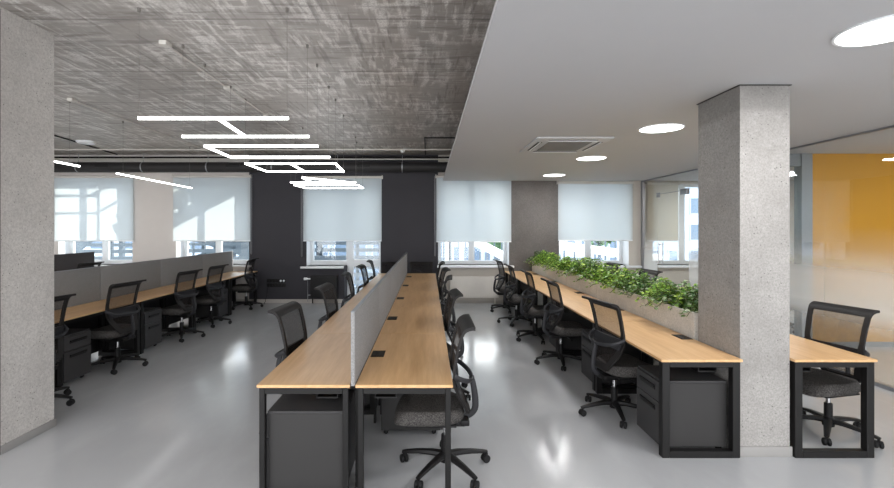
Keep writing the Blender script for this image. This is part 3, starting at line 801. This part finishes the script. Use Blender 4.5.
def leaf_verts(p, d, n, size):
    """pointed, folded leaf from p along d with normal n"""
    d = d.normalized(); sdir = d.cross(n)
    if sdir.length < 1e-4: sdir = d.orthogonal()
    sdir.normalize(); n = sdir.cross(d).normalized()
    W = size*.40
    return [p, p+d*size*.3+sdir*W+n*size*.10, p+d*size*.70+sdir*W*.75+n*size*.06, p+d*size-n*size*.12, p+d*size*.70-sdir*W*.75+n*size*.06, p+d*size*.3-sdir*W+n*size*.10, p+d*size*.5-n*size*.02]
def foliage(seed, mat, dens=1.0):
    rnd = random.Random(seed)
    fb = MB(); sb = MB()
    for k in range(int(34*dens)):
        a = rnd.uniform(0, 2*PI); lean = rnd.random()
        side = rnd.random() < .42
        root = Vector((rnd.uniform(-.09, .09), rnd.uniform(-.28, .28), 0))
        pts = [root.copy()]
        if side:       # trails over the front edge
            sx = -1 if rnd.random() < .75 else 1
            hd = Vector((sx*1.0, rnd.uniform(-.7, .7), 0)); up = rnd.uniform(.10, .20); ln = rnd.uniform(.16, .28)
            for s in range(1, 9):
                q = s/8; pts.append(root+hd*ln*q*.95+Vector((0, 0, up*math.sin(min(q*1.5, 1)*PI*.5)*1.1 - .22*max(0, q-.55)**1.3*1.2)))
        else:
            hd = Vector((math.cos(a)*.6, math.sin(a), 0)); up = rnd.uniform(.16, .30); ln = rnd.uniform(.05, .20)
            for s in range(1, 9):
                q = s/8; pts.append(root+hd*ln*q*q+Vector((0, 0, up*q)))
        sb.tube(pts, .003, 4)
        for s in range(2, 9):
            for _ in range(3 if s > 3 else 2):
                aa = rnd.uniform(0, 2*PI); dd = Vector((math.cos(aa), math.sin(aa), rnd.uniform(-.35, .5)))
                nn = Vector((rnd.uniform(-.5, .5), rnd.uniform(-.5, .5), 1)).normalized()
                vs = [fb.b.verts.new(c) for c in leaf_verts(pts[s]+dd*.012, dd, nn, rnd.uniform(.028, .052))]
                c = vs[6]
                for i in range(6): fb.b.faces.new([c, vs[i], vs[(i+1) % 6]])
    return fb, sb
protos = []
for v in range(4):
    fb, sb = foliage(11+v, None, 1.45)
    protos.append((fb, sb, ['leaf_green', 'leaf_dark', 'leaf_green', 'leaf_dark'][v]))
pm = []
for v, (fb, sb, mm) in enumerate(protos):
    t = thing('trailing_plant', '', 'plant', (0, -20, 0), 0, 'green plants in the planters')
    bmesh_keep = fb.build('foliage', M[mm], t, angle=180); sb.build('stem', M['stem'], t)
    pm.append(t)
ys = [4.32, 4.68, 5.28, 5.66, 6.05, 6.70, 7.08, 7.46, 8.08, 8.46, 8.84, 9.46, 9.78, 10.08]
kinds = [1, 0, 3, 0, 2, 2, 1, 2, 0, 2, 0, 2, 0, 1]
usedp = set()
for i, (y, k) in enumerate(zip(ys, kinds)):
    lab = 'leafy %s plant trailing over planter edge, %s from right column' % ('green' if k in (0, 2) else 'pale-flecked dark green', ORD[i])
    if k not in usedp:
        usedp.add(k); o = pm[k]; o['label'] = lab
    else: o = dup(pm[k], (0, 0, 0), 0, lab)
    o.location = (2.534, y, .901); o.rotation_euler = (0, 0, 0)
    sc = random.uniform(.95, 1.1); o.scale = (sc, sc*random.choice((1, -1)) if False else sc, sc*random.uniform(.9, 1.1))

# ------------------------------------------------------------------ what the windows look out on
struct(MB().box(-40, 40, 11.2, 60, -4.2, -4).build('ground_outside', M['ext_ground']))
def facade(x0, x1, y, z0, z1, label, m, rows, cols, wz, ww):
    t = thing('street_building', label, 'building', ((x0+x1)/2, y, -4), 0, None)
    w = (x1-x0)/2
    MB().box(-w, w, 0, 4, 0, z1+4).build('wall', M[m], t)
    for r in range(rows):
        for c in range(cols):
            xx = -w+(c+.5)*2*w/cols; zz = 4+z0+r*(z1-z0)/rows+.3
            f = MB().box(xx-ww/2-.06, xx+ww/2+.06, -.06, -.002, zz-.06, zz+wz+.06).build('window', M['ext_white'], t)
            MB().box(xx-ww/2, xx+ww/2, -.075, -.062, zz, zz+wz).build('pane', M['ext_glass'], f)
    return t
facade(-20, -9.5, 24, -2, 5, 'pale building seen through the leftmost window', 'ext_white', 3, 6, 1.1, .8)
facade(-8, 1, 27, -2, 5, 'grey building seen beyond the slatted railing', 'ext_grey', 4, 8, 1.0, .7)
facade(5.6, 10.1, 24, -2, 12, 'tall white building beyond concrete pillar, shaped to block sun from middle windows', 'ext_white', 12, 6, .7, .35)  # height and left edge set to keep the sun off the middle windows
facade(1.3, 5.4, 26, -2, 2.6, 'low pale building seen through window right of dark wall', 'ext_white', 3, 7, .8, .3)
facade(10.2, 24, 24.2, -2, 12, 'white building seen through window beyond concrete pillar', 'ext_white', 10, 12, .8, .6)
def railing(x0, x1, y, label, slats, posts):
    t = thing('slatted_railing', label, 'railing', ((x0+x1)/2, y, 0)); w = (x1-x0)/2
    for z, hgt in slats: MB().box(-w, w, -.02, .02, z, z+hgt).build('slat', M['ext_slat'], t)
    n = posts
    for k in range(n):
        xx = -w+.03+k*(2*w-.06)/(n-1); MB().box(xx-.04, xx+.04, .021, .10, -4, 1.55).build('post', M['ext_slat'], t)
railing(-10.8, -7.4, 12.2, 'grey slatted railing outside leftmost window', [(.86, .10), (1.04, .10), (1.22, .09), (1.40, .06)], 4)
railing(-6.9, -4.4, 12.2, 'grey slatted railing outside second window', [(.86, .10), (1.06, .10), (1.25, .07)], 4)
railing(-3.9, -.9, 12.2, 'grey slatted railing outside the balcony door', [(.02, .1), (.22, .1), (.42, .1), (.62, .10), (.84, .14), (1.08, .10), (1.27, .08)], 4)
def stair(xa, za, xb, zb, y, label, n):
    t = thing('outdoor_stair', label, 'staircase', (xa, y, 0)); d = Vector((xb-xa, 0, zb-za)); ln = d.length
    ang = math.atan2(zb-za, xb-xa)
    m = Matrix.Translation((0, 0, za)) @ Matrix.Rotation(-ang, 4, 'Y')
    MB().box(0, ln, -.03, .03, -.16, .16, 0, 1, m).build('stringer', M['ext_slat'], t)
    if za > .8: MB().box(0, ln, -.03, .03, .95, 1.03, 0, 1, m).build('handrail', M['ext_slat'], t)
    MB().box((xb-xa)*.5-.06, (xb-xa)*.5+.06, .4, .52, -4, (za+zb)/2-.05).build('support_post', M['ext_slat'], t)
    for k in range(n):
        q = (k+.5)/n; MB().box((xb-xa)*q-.16, (xb-xa)*q+.16, .031, 1.0, za+(zb-za)*q-.03, za+(zb-za)*q+.03).build('step', M['ext_slat'], t)
stair(-7.4, .45, -4.2, 1.6, 12.6, 'grey outdoor staircase rising rightward outside second window', 9)
stair(-4.6, .7, -7.2, 1.5, 13.9, 'grey outdoor stair flight descending behind the second window', 8)
stair(-10.4, .9, -7.6, 2.9, 12.9, 'grey outdoor staircase outside the leftmost window', 9)
t = thing('outdoor_stair', 'upper grey stair flight outside second window, shading its blind', 'staircase', (-4.55, 12.42, 2.62))
m = Matrix.Rotation(-math.atan2(.74, 1.4), 4, 'Y')
MB().box(-1.5, 3.6, -.03, .03, .0, .30, 0, 1, m).box(-1.5, 3.6, -.03, .03, .36, .72, 0, 1, m).build('stringer', M['ext_slat'], t)
b = MB()
for k in range(-4, 10): b.box(k*.36, k*.36+.24, -.025, .025, .29, .37, 0, 1, m)
b.build('riser_plate', M['ext_slat'], t)
MB().box(-.2, 3.6, -.03, .03, .86, .94, 0, 1, m).box(-.1, 3.6, -.03, .03, 1.06, 1.5, 0, 1, m).build('handrail', M['ext_slat'], t)
MB().box(1.5, 1.62, -.05, .05, -6.62, .9).box(-1.3, -1.18, -.05, .05, -6.62, -.7).build('post', M['ext_slat'], t)
t = thing('landing_railing', 'grey stair landing railing outside leftmost window', 'railing', (-6.9, 12.53, 2.62))
MB().box(-.9, .45, -.02, .02, .22, .27).box(-.9, .45, -.02, .02, .62, .67).box(-.9, -.86, -.03, .03, -6.62, .7).box(.41, .45, -.03, .03, -6.62, .74).build('rail', M['ext_slat'], t)
m = Matrix.Translation((.45, 0, .25)) @ Matrix.Rotation(-.5, 4, 'Y')
MB().box(0, 1.0, -.02, .02, 0, .06, 0, 1, m).box(0, 1.0, -.02, .02, .42, .48, 0, 1, m).box(.3, .9, -.02, .02, -.35, -.20, 0, 1, m).build('sloping_rail', M['ext_slat'], t)
o = MB().tube([(.1, 14.0, 2.0), (2.9, 14.0, .55)], .13, 4).box(2.7,2.8,13.95,14.05,-4,.6).build('sloping_ramp', M['frame_white']); tag(o, 'white sloping ramp edge outside window right of dark wall', 'ramp')
o = MB().tube([(3.5, 14.5, 1.25), (7.4, 14.5, .75)], .13, 4).box(7.2,7.3,14.45,14.55,-4,.75).build('sloping_ramp', M['frame_white']); tag(o, 'white sloping ramp edge outside window beyond concrete pillar', 'ramp')
for i in range(18):
    x = .5+i*.24 if i < 9 else 3.8+(i-9)*.34
    o = MB().box(x-.022, x+.022, 15.0, 15.05, -4, 1.75-.02*(i % 9)).build('fence_post', M['ext_slat']); tag(o, 'slim grey post outside window %s, %s from left' % ('right of dark wall' if i < 9 else 'beyond concrete pillar', ORD[i % 9]), 'post', 'posts outside the right windows')
def bush(x, y, z, r, label, seed):
    rnd = random.Random(seed); b = MB()
    for k in range(420):
        v = Vector((rnd.gauss(0, 1), rnd.gauss(0, 1), rnd.gauss(0, 1))).normalized()*r*rnd.uniform(.55, 1)
        d = Vector((rnd.uniform(-1, 1), rnd.uniform(-1, 1), rnd.uniform(-1, 1))).normalized()
        vs = [b.b.verts.new(c) for c in leaf_verts(v, d, v.normalized(), .22)]
        for i in range(6): b.b.faces.new([vs[6], vs[i], vs[(i+1) % 6]])
    t = thing('tree', label, 'tree', (x, y, -4)); f = b.build('crown', M['ext_leaf'], t, angle=180); f.location = (0, 0, z+4)
    MB().tube([(0, 0, 0), (.05, 0, z+4)], [.14, .06], 8).build('trunk', M['ext_slat'], t)
bush(-1.6, 17, 1.9, .7, 'green tree seen through the balcony door window', 3)
bush(7.1, 19, 1.6, .7, 'green tree seen through the window beyond concrete pillar', 5)
bush(3.0, 20, 1.3, .7, 'green tree seen through window right of dark wall', 6)

# ------------------------------------------------------------------ light
w = bpy.data.worlds.new('sky'); scene.world = w; w.use_nodes = True
nt = w.node_tree; nt.nodes.clear()
o_ = nt.nodes.new('ShaderNodeOutputWorld'); bg = nt.nodes.new('ShaderNodeBackground')
tc = nt.nodes.new('ShaderNodeTexCoord'); sp = nt.nodes.new('ShaderNodeSeparateXYZ'); rp = nt.nodes.new('ShaderNodeValToRGB')
nt.links.new(tc.outputs['Generated'], sp.inputs[0]); nt.links.new(sp.outputs[2], rp.inputs[0]); nt.links.new(rp.outputs[0], bg.inputs[0]); nt.links.new(bg.outputs[0], o_.inputs[0])
rp.color_ramp.elements[0].position = 0; rp.color_ramp.elements[0].color = (.98, .99, 1, 1)
rp.color_ramp.elements[1].position = .6; rp.color_ramp.elements[1].color = (.91, .95, 1, 1)
bg.inputs[1].default_value = 3.0

def area(name, loc, rot, sx, sy, power, col=(1, .995, .99), shape='RECTANGLE'):
    l_ = bpy.data.lights.new(name, 'AREA'); l_.shape = shape; l_.size = sx
    if shape == 'RECTANGLE': l_.size_y = sy
    l_.energy = power; l_.color = col
    o = bpy.data.objects.new(name, l_); C.objects.link(o); o.location = loc; o.rotation_euler = rot; return o
# the downlights of the white ceiling (also the ones behind the camera)
for x, y in ((2.49, 2.47), (2.51, 4.91), (2.51, 7.02), (2.56, 9.27)):
    area('downlight_lamp', (x, y, ZW-.012), (0, 0, 0), .40, .40, 15, shape='DISK')

for y in (1.5, 4.6): area('meeting_room_fill', (6.9, y, ZW-.02), (0, 0, 0), 1.6, .3, 30)  # area lamps added to brighten the meeting rooms, without a visible fixture
area('meeting_room_fill', (6.6, 8.6, ZW-.02), (0, 0, 0), 1.6, .3, 30)
# unseen fill lamps added to brighten the room, from behind the camera
area('fill_lamp', (-3.2, -2.2, ZC-.06), (0, 0, 0), 3.5, 2.5, 190, (1, 1, 1))
area('fill_lamp', (3.2, -2.2, ZW-.03), (0, 0, 0), 3.5, 2.5, 70, (1, 1, 1))
area('fill_lamp', (-7.8, 5.6, ZC-.1), (0, 0, 0), 1.8, 4.0, 80, (1, 1, 1))     # another added fill, out of frame on the left
su = bpy.data.lights.new('sun', 'SUN'); su.energy = 4.2; su.angle = math.radians(.6); su.color = (1, .96, .88)
so = bpy.data.objects.new('sun', su); C.objects.link(so); so.rotation_euler = Vector((-.5, -1, -.38)).to_track_quat('-Z', 'Y').to_euler(); so.location = (8, 30, 16)
scene.view_settings.view_transform = 'Standard'
scene.view_settings.look = 'None'
scene.view_settings.exposure = .9
scene.cycles.max_bounces = 10
scene.cycles.transparent_max_bounces = 24
scene.cycles.caustics_reflective = False
scene.cycles.caustics_refractive = False
scene.cycles.sample_clamp_indirect = 6
